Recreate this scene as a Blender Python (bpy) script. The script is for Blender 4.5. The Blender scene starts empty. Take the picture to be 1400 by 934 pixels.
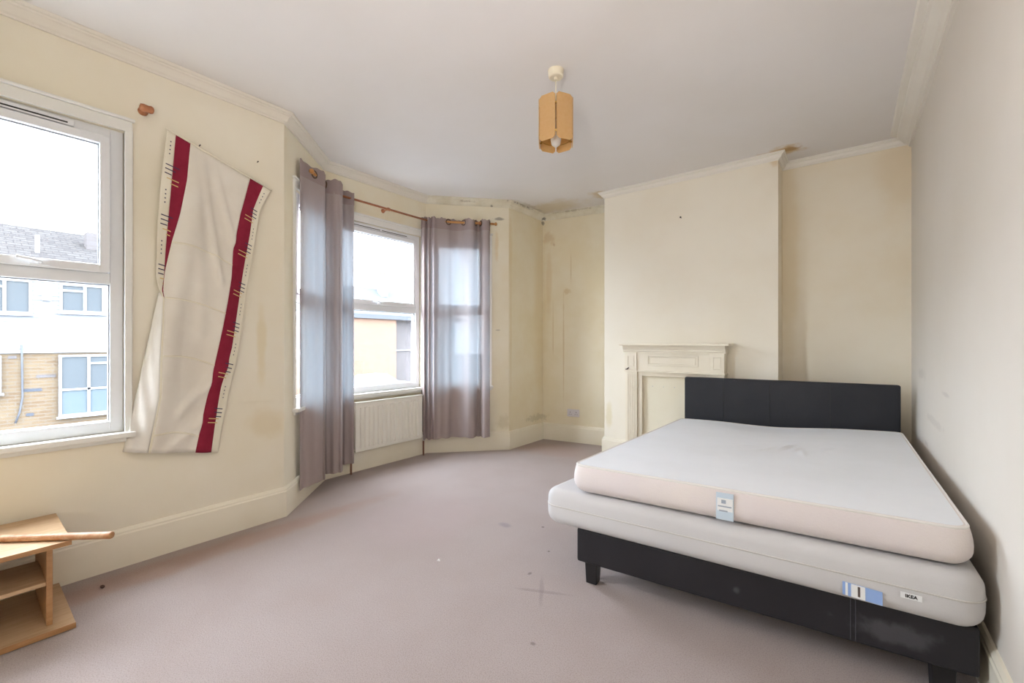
import bpy, bmesh, math, random
from mathutils import Vector, Matrix
random.seed(7)
S = bpy.context.scene
COL = S.collection

# ------------------------------------------------------------------ camera, sky, exposure
cam_d = bpy.data.cameras.new('camera'); cam = bpy.data.objects.new('camera', cam_d); COL.objects.link(cam)
cam.location = (0, 0, 1.15); cam.rotation_euler = (math.radians(90), 0, math.radians(37.895))
cam_d.sensor_width = 36; cam_d.lens = 591 / 1400 * 36; cam_d.shift_y = 1 / 1400
cam_d.clip_start = 0.02; cam_d.clip_end = 300
S.camera = cam
SKY = 19.0
w = bpy.data.worlds.new('overcast_sky'); S.world = w; w.use_nodes = True
bg = w.node_tree.nodes['Background']; bg.inputs[0].default_value = (0.80, 0.91, 1.06, 1); bg.inputs[1].default_value = SKY
fl_d = bpy.data.lights.new('added_fill_lamp', 'AREA'); fl_d.shape = 'DISK'; fl_d.size = .5; fl_d.energy = 17; fl_d.spread = math.radians(130); fl_d.color = (1, .95, .96)   # fill lamp added behind the camera to lift the walls, tilted up and forward
fl_o = bpy.data.objects.new('added_fill_lamp', fl_d); COL.objects.link(fl_o); fl_o.location = (-.2, -.55, 1.5); fl_o.rotation_euler = Vector((-.12, 1.15, 1.25)).to_track_quat('-Z', 'Y').to_euler()
vs = S.view_settings
vs.view_transform = 'Standard'; vs.look = 'None'; vs.gamma = 1; vs.use_curve_mapping = False
vs.exposure = 0.41

# ------------------------------------------------------------------ helpers
def lin(c):
    return tuple(((v / 255) / 12.92 if v / 255 <= .04045 else ((v / 255 + .055) / 1.055) ** 2.4) for v in c)
def col4(c): return (*lin(c), 1)

class NT:
    def __init__(s, m): s.t = m.node_tree; s.n = s.t.nodes; s.l = s.t.links
    def add(s, typ, **kw):
        n = s.n.new(typ)
        for k, v in kw.items(): setattr(n, k, v)
        return n
    def link(s, a, b): s.l.new(a, b)
    def noise(s, scale, detail=3, rough=.5, vec=None, dist=0):
        n = s.add('ShaderNodeTexNoise'); n.inputs['Scale'].default_value = scale; n.inputs['Detail'].default_value = detail
        n.inputs['Roughness'].default_value = rough; n.inputs['Distortion'].default_value = dist
        if vec: s.link(vec, n.inputs['Vector'])
        return n
    def mix(s, fac, a, b):
        n = s.add('ShaderNodeMix', data_type='RGBA')
        if isinstance(fac, float): n.inputs[0].default_value = fac
        else: s.link(fac, n.inputs[0])
        for v, i in ((a, 6), (b, 7)):
            if isinstance(v, tuple): n.inputs[i].default_value = v
            else: s.link(v, n.inputs[i])
        return n.outputs[2]
    def math(s, op, a, b=None):
        n = s.add('ShaderNodeMath', operation=op)
        for v, i in ((a, 0), (b, 1)):
            if v is None: continue
            if isinstance(v, (int, float)): n.inputs[i].default_value = v
            else: s.link(v, n.inputs[i])
        return n.outputs[0]
    def ramp(s, fac, lo, hi, smooth=True):
        n = s.add('ShaderNodeMapRange'); n.interpolation_type = 'SMOOTHSTEP' if smooth else 'LINEAR'
        s.link(fac, n.inputs[0]); n.inputs[1].default_value = lo; n.inputs[2].default_value = hi
        return n.outputs[0]

def mat(name, color, rough=.6, spec=.3, var=None, bump=None, metal=0., stains=None, transl=None, sheen=0., fine=None):
    """Principled material; var=(scale, darker colour, amount), bump=(scale, strength), stains=list of shaped marks in world space."""
    m = bpy.data.materials.new(name); m.use_nodes = True; t = NT(m)
    p = t.n['Principled BSDF']; p.inputs['Roughness'].default_value = rough; p.inputs['Metallic'].default_value = metal
    p.inputs['Specular IOR Level'].default_value = spec
    if sheen: p.inputs['Sheen Weight'].default_value = sheen
    geo = t.add('ShaderNodeNewGeometry'); tex = t.add('ShaderNodeTexCoord')
    c = col4(color)
    if var or stains:
        sc, dc, am = var or (3, color, 0.)
        n = t.noise(sc, 4, .6, geo.outputs['Position'])
        c = t.mix(t.math('MULTIPLY', t.ramp(n.outputs[0], .35, .7), am), c, col4(dc))
    if fine:
        nf = t.noise(fine[0], 2, .7, geo.outputs['Position']); c = t.mix(t.math('MULTIPLY', t.ramp(nf.outputs[0], .4, .75), fine[2]), c, col4(fine[1]))
    for st in stains or []:
        (cx, cy, cz), (rx, ry, rz), sc, k = st[:4]; wob = st[4] if len(st) > 4 else .5; nsc = st[5] if len(st) > 5 else 6
        a = t.add('ShaderNodeVectorMath', operation='SUBTRACT'); t.link(geo.outputs['Position'], a.inputs[0]); a.inputs[1].default_value = (cx, cy, cz)
        nn = t.noise(nsc, 4, .6, geo.outputs['Position'])
        if len(st) > 6:
            rt_ = t.add('ShaderNodeVectorRotate', rotation_type='Z_AXIS'); t.link(a.outputs[0], rt_.inputs['Vector']); rt_.inputs['Angle'].default_value = -math.radians(st[6]); a = rt_
        b = t.add('ShaderNodeVectorMath', operation='DIVIDE'); t.link(a.outputs[0], b.inputs[0]); b.inputs[1].default_value = (rx, ry, rz)
        ln = t.add('ShaderNodeVectorMath', operation='LENGTH'); t.link(b.outputs[0], ln.inputs[0])
        d = t.math('ADD', ln.outputs['Value'], t.math('MULTIPLY', t.math('SUBTRACT', nn.outputs[0], .5), wob * 2))
        f = t.math('MULTIPLY', t.math('SUBTRACT', 1., t.ramp(d, .35, 1.)), k)
        c = t.mix(f, c, col4(sc))
    if isinstance(c, tuple): p.inputs['Base Color'].default_value = c
    else: t.link(c, p.inputs['Base Color'])
    if bump:
        n2 = t.noise(bump[0], 4, .6, tex.outputs['Object'])
        bm_ = t.add('ShaderNodeBump'); bm_.inputs['Strength'].default_value = bump[1]; bm_.inputs['Distance'].default_value = bump[2] if len(bump) > 2 else .01
        t.link(n2.outputs[0], bm_.inputs['Height']); t.link(bm_.outputs[0], p.inputs['Normal'])
    if transl:
        tr = t.add('ShaderNodeBsdfTranslucent'); tr.inputs[0].default_value = col4(transl[0])
        mx = t.add('ShaderNodeMixShader'); mx.inputs[0].default_value = transl[1]
        t.link(p.outputs[0], mx.inputs[1]); t.link(tr.outputs[0], mx.inputs[2]); out = mx.outputs[0]
        if len(transl) > 2:                              # open weave: a little light passes straight through
            tp = t.add('ShaderNodeBsdfTransparent'); m2 = t.add('ShaderNodeMixShader'); m2.inputs[0].default_value = transl[2]
            t.link(out, m2.inputs[1]); t.link(tp.outputs[0], m2.inputs[2]); out = m2.outputs[0]
        t.link(out, t.n['Material Output'].inputs[0])
    return m

def wood_mat(name, c1, c2, axis=(1, 12, 12), rough=.45):
    m = bpy.data.materials.new(name); m.use_nodes = True; t = NT(m); p = t.n['Principled BSDF']
    tc = t.add('ShaderNodeTexCoord'); mp = t.add('ShaderNodeMapping'); mp.inputs['Scale'].default_value = axis
    t.link(tc.outputs['Object'], mp.inputs[0]); n = t.noise(4, 6, .65, mp.outputs[0], .6)
    t.link(t.mix(t.ramp(n.outputs[0], .3, .72), col4(c1), col4(c2)), p.inputs['Base Color'])
    p.inputs['Roughness'].default_value = rough; p.inputs['Specular IOR Level'].default_value = .35
    return m

def glass_mat(name, tint=(1, 1, 1), refl=.05):
    m = bpy.data.materials.new(name); m.use_nodes = True; t = NT(m)
    tr = t.add('ShaderNodeBsdfTransparent'); tr.inputs[0].default_value = (*tint, 1)
    gl = t.add('ShaderNodeBsdfGlossy'); gl.inputs['Roughness'].default_value = .02
    mx = t.add('ShaderNodeMixShader'); mx.inputs[0].default_value = refl
    t.link(tr.outputs[0], mx.inputs[1]); t.link(gl.outputs[0], mx.inputs[2]); t.link(mx.outputs[0], t.n['Material Output'].inputs[0])
    return m

def brick_mat(name, c1, c2, mortar, scale, axes):
    m = bpy.data.materials.new(name); m.use_nodes = True; t = NT(m); p = t.n['Principled BSDF']
    geo = t.add('ShaderNodeNewGeometry'); sp = t.add('ShaderNodeSeparateXYZ'); t.link(geo.outputs['Position'], sp.inputs[0])
    cb = t.add('ShaderNodeCombineXYZ'); t.link(sp.outputs[axes[0]], cb.inputs[0]); t.link(sp.outputs[axes[1]], cb.inputs[1])
    b = t.add('ShaderNodeTexBrick'); t.link(cb.outputs[0], b.inputs['Vector'])
    b.inputs['Color1'].default_value = col4(c1); b.inputs['Color2'].default_value = col4(c2); b.inputs['Mortar'].default_value = col4(mortar)
    b.inputs['Scale'].default_value = 1; b.inputs['Brick Width'].default_value = scale; b.inputs['Row Height'].default_value = scale / 3
    b.inputs['Mortar Size'].default_value = scale * .04
    t.link(b.outputs[0], p.inputs['Base Color']); p.inputs['Roughness'].default_value = .95; p.inputs['Specular IOR Level'].default_value = 0.
    return m

class MB:
    def __init__(s): s.v = []; s.f = []
    def hexa(s, p):                                   # p: 4 bottom ccw, 4 top
        o = len(s.v); s.v += [tuple(q) for q in p]
        for f in ((0, 3, 2, 1), (4, 5, 6, 7), (0, 1, 5, 4), (1, 2, 6, 5), (2, 3, 7, 6), (3, 0, 4, 7)): s.f.append(tuple(o + i for i in f))
        return s
    def box(s, x0, x1, y0, y1, z0, z1):
        return s.hexa([(x0, y0, z0), (x1, y0, z0), (x1, y1, z0), (x0, y1, z0), (x0, y0, z1), (x1, y0, z1), (x1, y1, z1), (x0, y1, z1)])
    def ring(s, x0, x1, z0, z1, wd, y0, y1):          # rectangular frame in the xz plane
        s.box(x0, x0 + wd, y0, y1, z0, z1); s.box(x1 - wd, x1, y0, y1, z0, z1)
        s.box(x0 + wd, x1 - wd, y0, y1, z0, z0 + wd); s.box(x0 + wd, x1 - wd, y0, y1, z1 - wd, z1); return s
    def grid(s, rows, close=False):
        o = len(s.v); n = len(rows[0])
        for r in rows: s.v += [tuple(q) for q in r]
        for i in range(len(rows) - 1):
            for j in range(n if close else n - 1):
                k = (j + 1) % n
                s.f.append((o + i * n + j, o + i * n + k, o + (i + 1) * n + k, o + (i + 1) * n + j))
        return s
    def tube(s, pts, r, n=10, caps=True, closed=False):
        pts = [Vector(p) for p in pts]; rows = []; N = len(pts)
        rr = r if isinstance(r, (list, tuple)) else [r] * N
        prev = None
        for i, p in enumerate(pts):
            a = pts[(i - 1) % N] if (closed or i) else p; b = pts[(i + 1) % N] if (closed or i < N - 1) else p
            d = (b - a).normalized()
            u = prev - d * prev.dot(d) if prev else d.cross(Vector((0, 0, 1)) if abs(d.z) < .9 else Vector((1, 0, 0)))
            u.normalize(); prev = u; w_ = d.cross(u)
            rows.append([p + (u * math.cos(2 * math.pi * k / n) + w_ * math.sin(2 * math.pi * k / n)) * rr[i] for k in range(n)])
        if closed: rows.append(rows[0])
        o = len(s.v); s.grid(rows, True)
        if caps and not closed:
            s.f.append(tuple(o + k for k in range(n))[::-1]); s.f.append(tuple(o + (N - 1) * n + k for k in range(n)))
        return s
    def lathe(s, prof, c=(0, 0, 0), n=24, axis='z'):
        rows = []
        for r, z in prof:
            row = []
            for k in range(n):
                a = 2 * math.pi * k / n; x, y = r * math.cos(a), r * math.sin(a)
                q = (x, y, z) if axis == 'z' else ((z, x, y) if axis == 'x' else (y, z, x))
                row.append(tuple(q[i] + c[i] for i in range(3)))
            rows.append(row)
        o = len(s.v); s.grid(rows, True)
        s.f.append(tuple(o + k for k in range(n))[::-1]); s.f.append(tuple(o + (len(rows) - 1) * n + k for k in range(n)))
        return s
    def prism(s, poly, z0, z1):
        o = len(s.v); n = len(poly)
        s.v += [(x, y, z0) for x, y in poly] + [(x, y, z1) for x, y in poly]
        s.f.append(tuple(range(o, o + n))[::-1]); s.f.append(tuple(range(o + n, o + 2 * n)))
        for i in range(n): j = (i + 1) % n; s.f.append((o + i, o + j, o + n + j, o + n + i))
        return s
    def build(s, name, m, parent=None, smooth=False, bevel=0, loc=None, segs=2, solid=0):
        me = bpy.data.meshes.new(name); me.from_pydata(s.v, [], s.f); me.update()
        bm = bmesh.new(); bm.from_mesh(me)
        bmesh.ops.remove_doubles(bm, verts=bm.verts, dist=1e-6)
        bmesh.ops.recalc_face_normals(bm, faces=bm.faces)
        if bevel:
            es = [e for e in bm.edges if len(e.link_faces) == 2 and e.calc_face_angle() > .6]
            bmesh.ops.bevel(bm, geom=es, offset=bevel, segments=segs, profile=.6, affect='EDGES', clamp_overlap=True)
        bm.to_mesh(me); bm.free()
        if smooth:
            for p in me.polygons: p.use_smooth = True
        me.materials.append(m)
        o = bpy.data.objects.new(name, me); COL.objects.link(o)
        if parent: o.parent = parent
        if loc: o.location = loc
        if solid:
            md = o.modifiers.new('thickness', 'SOLIDIFY'); md.thickness = solid; md.offset = 0
        return o

def tag(o, label=None, cat=None, group=None, kind=None):
    if label: o['label'] = label
    if cat: o['category'] = cat
    if group: o['group'] = group
    if kind: o['kind'] = kind
    return o
def thing(name, label, cat, loc=(0, 0, 0), rotz=0, group=None, kind=None):
    o = bpy.data.objects.new(name, None); COL.objects.link(o); o.location = loc; o.rotation_euler = (0, 0, rotz); o.empty_display_size = .1
    return tag(o, label, cat, group, kind)
def twin(o, parent, loc=None):
    c = o.copy(); COL.objects.link(c); c.parent = parent
    if loc is not None: c.location = loc
    return c
def text_mesh(name, body, size, m, parent, mtx, depth=.0006):
    cu = bpy.data.curves.new(name, 'FONT'); cu.body = body; cu.size = size; cu.align_x = 'CENTER'; cu.align_y = 'CENTER'; cu.extrude = depth; cu.offset = size * .02
    t = bpy.data.objects.new(name, cu); COL.objects.link(t)
    dg = bpy.context.evaluated_depsgraph_get(); me = bpy.data.meshes.new_from_object(t.evaluated_get(dg))
    bpy.data.objects.remove(t); me.materials.clear(); me.materials.append(m)
    o = bpy.data.objects.new(name, me); COL.objects.link(o); o.parent = parent; o.matrix_local = mtx
    return o
def crom(pts, per=8):                                   # Catmull-Rom through points
    P = [Vector(p) for p in pts]; P = [P[0] * 2 - P[1]] + P + [P[-1] * 2 - P[-2]]; out = []
    for i in range(1, len(P) - 2):
        for k in range(per):
            t = k / per; a, b, c, d = P[i - 1:i + 3]
            out.append(.5 * ((2 * b) + (c - a) * t + (2 * a - 5 * b + 4 * c - d) * t * t + (3 * b - a - 3 * c + d) * t ** 3))
    out.append(P[-2]); return out
def lerp_curve(c, v):                                   # point on a (Y, z) curve at fraction v of its height
    z = c[0][1] + (c[-1][1] - c[0][1]) * v
    for (y0, z0), (y1, z1) in zip(c, c[1:]):
        if z <= z0 + 1e-9 and z >= z1 - 1e-9: return y0 + (y1 - y0) * (z0 - z) / max(z0 - z1, 1e-9), z
    return c[-1]

# ------------------------------------------------------------------ materials
CREAM = (244, 236, 217)
stain = (196, 160, 96)
M = {}
M['wall'] = mat('cream_wall_paint', CREAM, .75, .2, (1.3, (238, 226, 198), .5), (60, .06, .004))
M['wall_left'] = mat('cream_wall_paint_window_wall', CREAM, .75, .2, (1.3, (238, 226, 198), .5), (60, .06, .004), stains=[
    ((-2.94, 1.22, .62), (.2, .16, .12), (226, 208, 170), .5), ((-2.94, 1.19, 1.15), (.2, .04, .32), (232, 216, 176), .6)])
M['wall_damp'] = mat('cream_wall_paint_damp', (243, 233, 208), .75, .2, (2.0, (234, 219, 182), .6), (60, .08, .004), stains=[
    ((-2.9, 4.25, 1.6), (.12, .2, 1.3), (228, 206, 156), .4, .5, 3), ((-2.8, 4.33, 1.85), (.05, .3, .5), (220, 190, 136), .35, .45, 5),
    ((-2.62, 4.34, 1.1), (.012, .3, .85), (206, 178, 122), .45, .5, 6), ((-2.53, 4.34, 2.0), (.008, .3, .25), (204, 176, 120), .5, .5, 8),
    ((-2.57, 4.34, 1.74), (.05, .3, .05), (214, 188, 130), .5, .9, 14), ((-2.75, 4.34, 1.3), (.01, .3, .5), (210, 184, 130), .4, .6, 8), ((-2.8, 4.3, 2.38), (.1, .1, .10), (212, 182, 136), .45, .9, 12),
    ((-2.88, 4.2, .27), (.1, .3, .05), (180, 170, 136), .35, 1.2, 24), ((-2.88, 4.29, 2.57), (.03, .03, .03), (70, 62, 50), .6, .9, 25),
    ((-2.88, 3.66, 2.2), (.05, .06, .35), (228, 206, 160), .4, .6, 5), ((-2.88, 3.68, 1.3), (.05, .02, 1.2), (226, 206, 160), .4, .6, 5),
    ((-2.74, 4.3, 2.3), (.02, .3, .03), (190, 156, 110), .4, .9, 18)])
M['wall_bay'] = mat('cream_wall_paint_bay', (243, 235, 213), .75, .2, (1.6, (236, 222, 188), .6), (60, .08, .004), stains=[
    ((-2.95, 3.57, 2.47), (.09, .09, .02), (80, 72, 60), .5, 1.0, 22), ((-2.97, 3.55, 2.2), (.03, .03, .2), (226, 200, 150), .5, .7, 9),
    ((-2.93, 3.6, .3), (.1, .1, .1), (205, 190, 150), .4, .8, 12), ((-2.96, 3.56, 1.28), (.035, .035, .008), (150, 140, 120), .5, .3, 9)])
M['wall_breast'] = mat('cream_wall_paint_breast', (244, 236, 218), .75, .2, (1.2, (236, 224, 200), .5), (60, .06, .004), stains=[
    ((-1.9, 4.03, .42), (.05, .1, .16), (224, 208, 160), .5, .6, 8), ((-.47, 4.05, 2.6), (.05, .05, .06), (210, 178, 120), .5, .6, 9)])
M['wall_alcove'] = mat('cream_wall_paint_alcove', (243, 233, 212), .75, .2, (1.2, (235, 219, 188), .6), (60, .06, .004), stains=[
    ((-.4, 4.3, 1.9), (.1, .1, 1.2), (226, 204, 158), .4, .5, 3), ((.3, 4.3, 2.4), (.2, .1, .4), (228, 206, 168), .4, .5, 3)])
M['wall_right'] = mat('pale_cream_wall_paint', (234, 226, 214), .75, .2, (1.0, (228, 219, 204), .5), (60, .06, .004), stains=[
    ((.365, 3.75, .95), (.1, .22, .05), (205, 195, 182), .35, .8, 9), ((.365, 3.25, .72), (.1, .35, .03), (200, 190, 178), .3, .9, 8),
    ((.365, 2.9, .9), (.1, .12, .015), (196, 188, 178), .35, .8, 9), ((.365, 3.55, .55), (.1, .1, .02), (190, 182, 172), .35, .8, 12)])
M['ceiling'] = mat('ceiling_white_paint', (236, 231, 226), .85, .1, (.9, (230, 224, 216), .5), (40, .05, .004), stains=[
    ((-.42, 4.0, 2.66), (.2, .12, .1), (205, 172, 110), .75, .8, 9), ((-.36, 4.0, 2.66), (.09, .05, .1), (168, 122, 62), .6, .9, 18),
    ((-2.6, 4.1, 2.66), (.45, .25, .1), (214, 196, 156), .6, .6, 5), ((-1.98, 4.05, 2.66), (.14, .16, .1), (206, 178, 120), .6, .7, 10),
    ((-2.82, 3.9, 2.66), (.08, .4, .1), (190, 180, 160), .5, .9, 12)])
M['cornice'] = mat('cornice_white_paint', (240, 234, 222), .7, .2, (2, (232, 224, 208), .5))
M['cornice_damp'] = mat('cornice_paint_peeling', (236, 230, 212), .75, .2, (5, (214, 204, 176), .8), (30, .3, .01), stains=[
    ((-2.85, 4.27, 2.61), (.03, .03, .03), (60, 52, 42), .8, 1., 30), ((-2.86, 3.8, 2.65), (.1, .25, .012), (110, 98, 80), .7, 1.0, 22),
    ((-3.2, 3.35, 2.63), (.12, .12, .015), (140, 120, 84), .6, .9, 14), ((-2.5, 4.36, 2.65), (.3, .2, .012), (150, 132, 96), .5, 1.0, 22),
    ((-3.0, 3.5, 2.62), (.02, .02, .08), (80, 72, 60), .6, .6, 20), ((-2.02, 4.4, 2.64), (.12, .1, .03), (190, 150, 92), .7, .7, 14)])
M['skirting'] = mat('baseboard_gloss_paint', (247, 239, 219), .45, .4, (2, (240, 229, 202), .5))
M['carpet'] = mat('beige_pink_carpet', (190, 175, 168), .95, .05, (2.2, (181, 163, 154), .55), (420, .8, .006), sheen=.15, fine=(210, (148, 130, 122), .6), stains=[
    ((-1.12, 1.655, 0), (.17, .016, .1), (146, 130, 127), .42, .4, 12, 24.8), ((-1.12, 1.66, 0), (.16, .015, .1), (146, 130, 127), .38, .4, 12, -57.5),
    ((-1.71, 2.12, 0), (.06, .04, .1), (130, 120, 130), .4, .5, 10), ((-2.2, 1.9, 0), (.5, .7, .1), (190, 168, 164), .35, .5, 3),
    ((-1.5, 2.24, 0), (.012, .012, .1), (90, 76, 70), .7, .3, 12), ((-1.3, 2.0, 0), (.01, .01, .1), (100, 86, 80), .7, .3, 12),
    ((-1.25, 1.75, 0), (.012, .018, .1), (110, 95, 90), .6, .3, 12), ((-.95, 1.35, 0), (.015, .012, .1), (120, 104, 98), .6, .3, 12),
    ((-2.75, .8, 0), (.14, 1.6, .1), (176, 140, 118), .5, .4, 4), ((-2.5, 3.9, 0), (.6, .3, .1), (184, 150, 132), .4, .4, 4)])
M['upvc'] = mat('white_window_plastic', (238, 239, 240), .4, .4)
M['casing'] = mat('white_window_paint', (240, 238, 230), .5, .35, (4, (230, 228, 220), .4))
M['glass'] = glass_mat('window_glass')
M['seal'] = mat('grey_rubber_seal', (120, 118, 116), .7)
M['dark'] = mat('dark_slot', (60, 58, 58), .8)
M['radiator'] = mat('radiator_enamel', (244, 240, 228), .35, .4)
M['pipe'] = mat('painted_copper_pipe', (150, 110, 86), .5)
M['curtain'] = mat('mauve_grey_curtain_cloth', (176, 160, 155), .9, .1, (500, (166, 150, 146), .6), (300, .15, .002), transl=((190, 212, 222), .08, .0115))
M['band'] = mat('mauve_grey_heading_band', (166, 150, 146), .9, .1, (500, (156, 140, 136), .6), (300, .15, .002), transl=((180, 166, 164), .05))
M['eyelet'] = mat('antique_brass_eyelet', (112, 92, 76), .35, .5, metal=1.)
M['pole'] = wood_mat('copper_brown_pole_wood', (176, 116, 78), (150, 92, 60), (3, 3, 3))
M['pole_pale'] = wood_mat('honey_pole_wood', (206, 152, 92), (184, 126, 70), (3, 3, 3))
M['bracket'] = wood_mat('orange_bracket_wood', (190, 130, 92), (168, 106, 70), (6, 6, 6))
M['banner'] = mat('cream_cotton_cloth', (236, 229, 216), .9, .1, (5, (228, 219, 204), .6), (500, .15, .002))
M['border'] = mat('pale_cotton_border', (242, 234, 214), .9, .1, (5, (234, 224, 200), .6), (500, .15, .002))
M['lining'] = mat('white_cotton_lining', (240, 236, 228), .9, .1, (5, (228, 222, 212), .6), (500, .15, .002))
M['red'] = mat('dark_red_cotton', (146, 44, 64), .9, .1, (20, (134, 36, 56), .6), (500, .15, .002))
M['thread_dark'] = mat('navy_thread', (70, 60, 84), .9)
M['thread_gold'] = mat('gold_thread', (222, 190, 130), .9)
M['beech'] = wood_mat('beech_laminate', (200, 168, 132), (184, 150, 112), (14, 1.5, 14))
M['beech_edge'] = wood_mat('beech_laminate_edge', (184, 140, 96), (168, 122, 80), (14, 1.5, 14))
M['dowel'] = wood_mat('old_pine_pole', (206, 166, 130), (178, 120, 76), (5, 5, 5), .4)
M['leather'] = mat('black_faux_leather', (20, 23, 31), .5, .5, (3, (33, 34, 40), .8), (90, .15, .003))
M['leather_foot'] = mat('black_faux_leather_scuffed', (30, 28, 32), .55, .4, (3, (38, 36, 40), .8), (90, .15, .003), stains=[
    ((.12, 1.9, .17), (.16, .2, .05), (96, 94, 98), .45, .9, 14), ((-.35, 1.85, .17), (.02, .2, .02), (96, 94, 96), .5, .6, 14)])
M['stitch'] = mat('grey_stitching', (74, 72, 78), .7)
M['plastic_black'] = mat('black_leg_plastic', (26, 25, 27), .4, .5)
M['ticking'] = mat('white_mattress_cloth', (243, 244, 246), .9, .1, (3, (238, 239, 240), .6), (260, .2, .003))
M['ticking_side'] = mat('pinkish_mattress_border', (230, 220, 217), .9, .1, (3, (236, 226, 216), .6), (160, .3, .004))
M['piping'] = mat('cream_piping', (236, 231, 224), .8)
M['mattress_grey'] = mat('pale_grey_mattress_cloth', (211, 208, 206), .9, .1, (3, (204, 201, 199), .6), (260, .15, .003))
M['seam_grey'] = mat('grey_seam_tape', (204, 199, 192), .9)
M['tag_blue'] = mat('pale_blue_label', (206, 220, 230), .7)
M['tag_blue2'] = mat('sky_blue_label', (150, 178, 226), .6)
M['tag_white'] = mat('white_label', (240, 240, 238), .7)
M['tag_dark'] = mat('label_print_brown', (96, 84, 78), .7)
M['tag_grey'] = mat('label_print_grey', (170, 178, 190), .7)
M['ink'] = mat('black_ink', (18, 18, 20), .7)
M['fire'] = mat('cream_gloss_woodwork', (243, 233, 211), .4, .4, (3, (236, 224, 198), .5))
M['infill'] = mat('cream_painted_board', (241, 232, 206), .6, .3, (3, (234, 222, 192), .5))
M['socket'] = mat('white_socket_plastic', (226, 220, 220), .4, .4)
M['rose'] = mat('cream_ceiling_rose_plastic', (236, 226, 200), .45, .4)
M['amber'] = mat('amber_shade_glass', (228, 194, 142), .35, .5, (60, (220, 180, 118), .5), transl=((240, 206, 126), .4))
M['brass'] = mat('brass_fitting', (196, 160, 84), .3, .5, metal=1.)
M['bulb'] = mat('pearl_bulb_glass', (240, 238, 230), .3, .5, transl=((255, 252, 245), .4))
M['nail'] = mat('dark_nail', (70, 58, 52), .5, metal=.6)
M['crumb'] = mat('crumb', (86, 60, 50), .9)
M['paper'] = mat('white_paper_scrap', (250, 250, 248), .8)
# outdoors
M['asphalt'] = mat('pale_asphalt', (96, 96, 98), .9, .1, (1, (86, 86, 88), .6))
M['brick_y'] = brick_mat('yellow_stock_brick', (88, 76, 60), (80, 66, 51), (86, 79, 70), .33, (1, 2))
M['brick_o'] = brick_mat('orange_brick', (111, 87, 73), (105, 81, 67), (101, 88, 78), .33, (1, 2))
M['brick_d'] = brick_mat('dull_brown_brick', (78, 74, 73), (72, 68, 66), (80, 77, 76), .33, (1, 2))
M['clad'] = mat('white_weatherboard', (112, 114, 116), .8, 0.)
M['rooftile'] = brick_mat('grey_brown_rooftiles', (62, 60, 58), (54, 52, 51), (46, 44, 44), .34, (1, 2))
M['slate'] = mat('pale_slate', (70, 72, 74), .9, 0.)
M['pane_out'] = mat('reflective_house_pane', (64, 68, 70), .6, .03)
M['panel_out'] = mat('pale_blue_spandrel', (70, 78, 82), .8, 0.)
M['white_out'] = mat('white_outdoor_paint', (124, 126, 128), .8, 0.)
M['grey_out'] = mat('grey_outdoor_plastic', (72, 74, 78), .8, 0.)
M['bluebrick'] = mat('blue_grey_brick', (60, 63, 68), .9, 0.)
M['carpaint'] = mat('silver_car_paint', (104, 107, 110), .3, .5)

# ------------------------------------------------------------------ room shell
CH = 2.66
P = [(.365, -1.0), (-2.945, -1.0), (-2.945, 1.33), (-3.47, 1.885), (-3.47, 3.0), (-2.88, 3.645), (-2.88, 4.30), (-1.95, 4.46),
     (-1.95, 4.03), (-.443, 4.03), (-.443, 4.305), (.365, 4.305)]
P = [Vector(p) for p in P]; NP = len(P)
def seg(i):
    a, b = P[i % NP], P[(i + 1) % NP]; d = (b - a); L = d.length; d = d / L
    return a, d, Vector((d.y, -d.x)), L                 # inward normal: interior lies right of travel
def off(i, w):                                          # mitred corner, w inward (negative = outward)
    _, d0, n0, _ = seg(i - 1); _, d1, n1, _ = seg(i); p = P[i % NP]
    return p + (n0 + n1) * (w / (1 + n0.dot(n1)))
TH = .15
def wall(name, i, m, hole=None):
    a, d, n, L = seg(i); b = MB(); oa, ob = off(i, -TH), off(i + 1, -TH); pb = P[(i + 1) % NP]
    def piece(u0, u1, z0, z1):
        i0, i1 = a + d * u0, a + d * u1
        o0 = oa if u0 == 0 else i0 - n * TH; o1 = ob if u1 == L else i1 - n * TH
        b.hexa([(*i0, z0), (*o0, z0), (*o1, z0), (*i1, z0), (*i0, z1), (*o0, z1), (*o1, z1), (*i1, z1)])
    if hole:
        u0, u1, z0, z1 = hole
        piece(0, u0, 0, CH); piece(u1, L, 0, CH); piece(u0, u1, 0, z0); piece(u0, u1, z1, CH)
    else: piece(0, L, 0, CH)
    return tag(b.build(name, m), kind='structure')
def sweep(name, i, prof, m, u0=None, u1=None, kind='structure'):
    a, d, n, L = seg(i); rows = []
    for k in (0, 1):
        uu = (u0, u1)[k]
        row = []
        for w_, z in prof:
            q = (off(i + k, w_) if uu is None else a + d * uu + n * w_); row.append((q.x, q.y, z))
        rows.append(row)
    b = MB(); b.grid(rows, True); c = len(prof); b.f.append(tuple(range(c))); b.f.append(tuple(range(c, 2 * c)))
    return tag(b.build(name, m), kind=kind)
ZB, ZT = .69, 2.235                                     # window opening
W1 = (.40, 1.53)                                        # u range of each window in its wall
WL, WM, WR = (.17, .70), (.075, 1.045), (.04, .66)
wall('wall_rear', 0, M['wall'])
wl = wall('wall_left', 1, M['wall_left'], (*W1, ZB, ZT))
wall('wall_bay_left', 2, M['wall_bay'], (*WL, ZB, ZT))
wall('wall_bay_middle', 3, M['wall_bay'], (*WM, ZB, ZT))
wall('wall_bay_right', 4, M['wall_bay'], (*WR, ZB, ZT))
wall('wall_left_far', 5, M['wall_damp'])
wall('wall_back_left', 6, M['wall_damp'])
wall('wall_chimney_left', 7, M['wall_breast'])
wall('wall_chimney_front', 8, M['wall_breast'])
wall('wall_chimney_right', 9, M['wall_alcove'])
wall('wall_back_right', 10, M['wall_alcove'])
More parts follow.
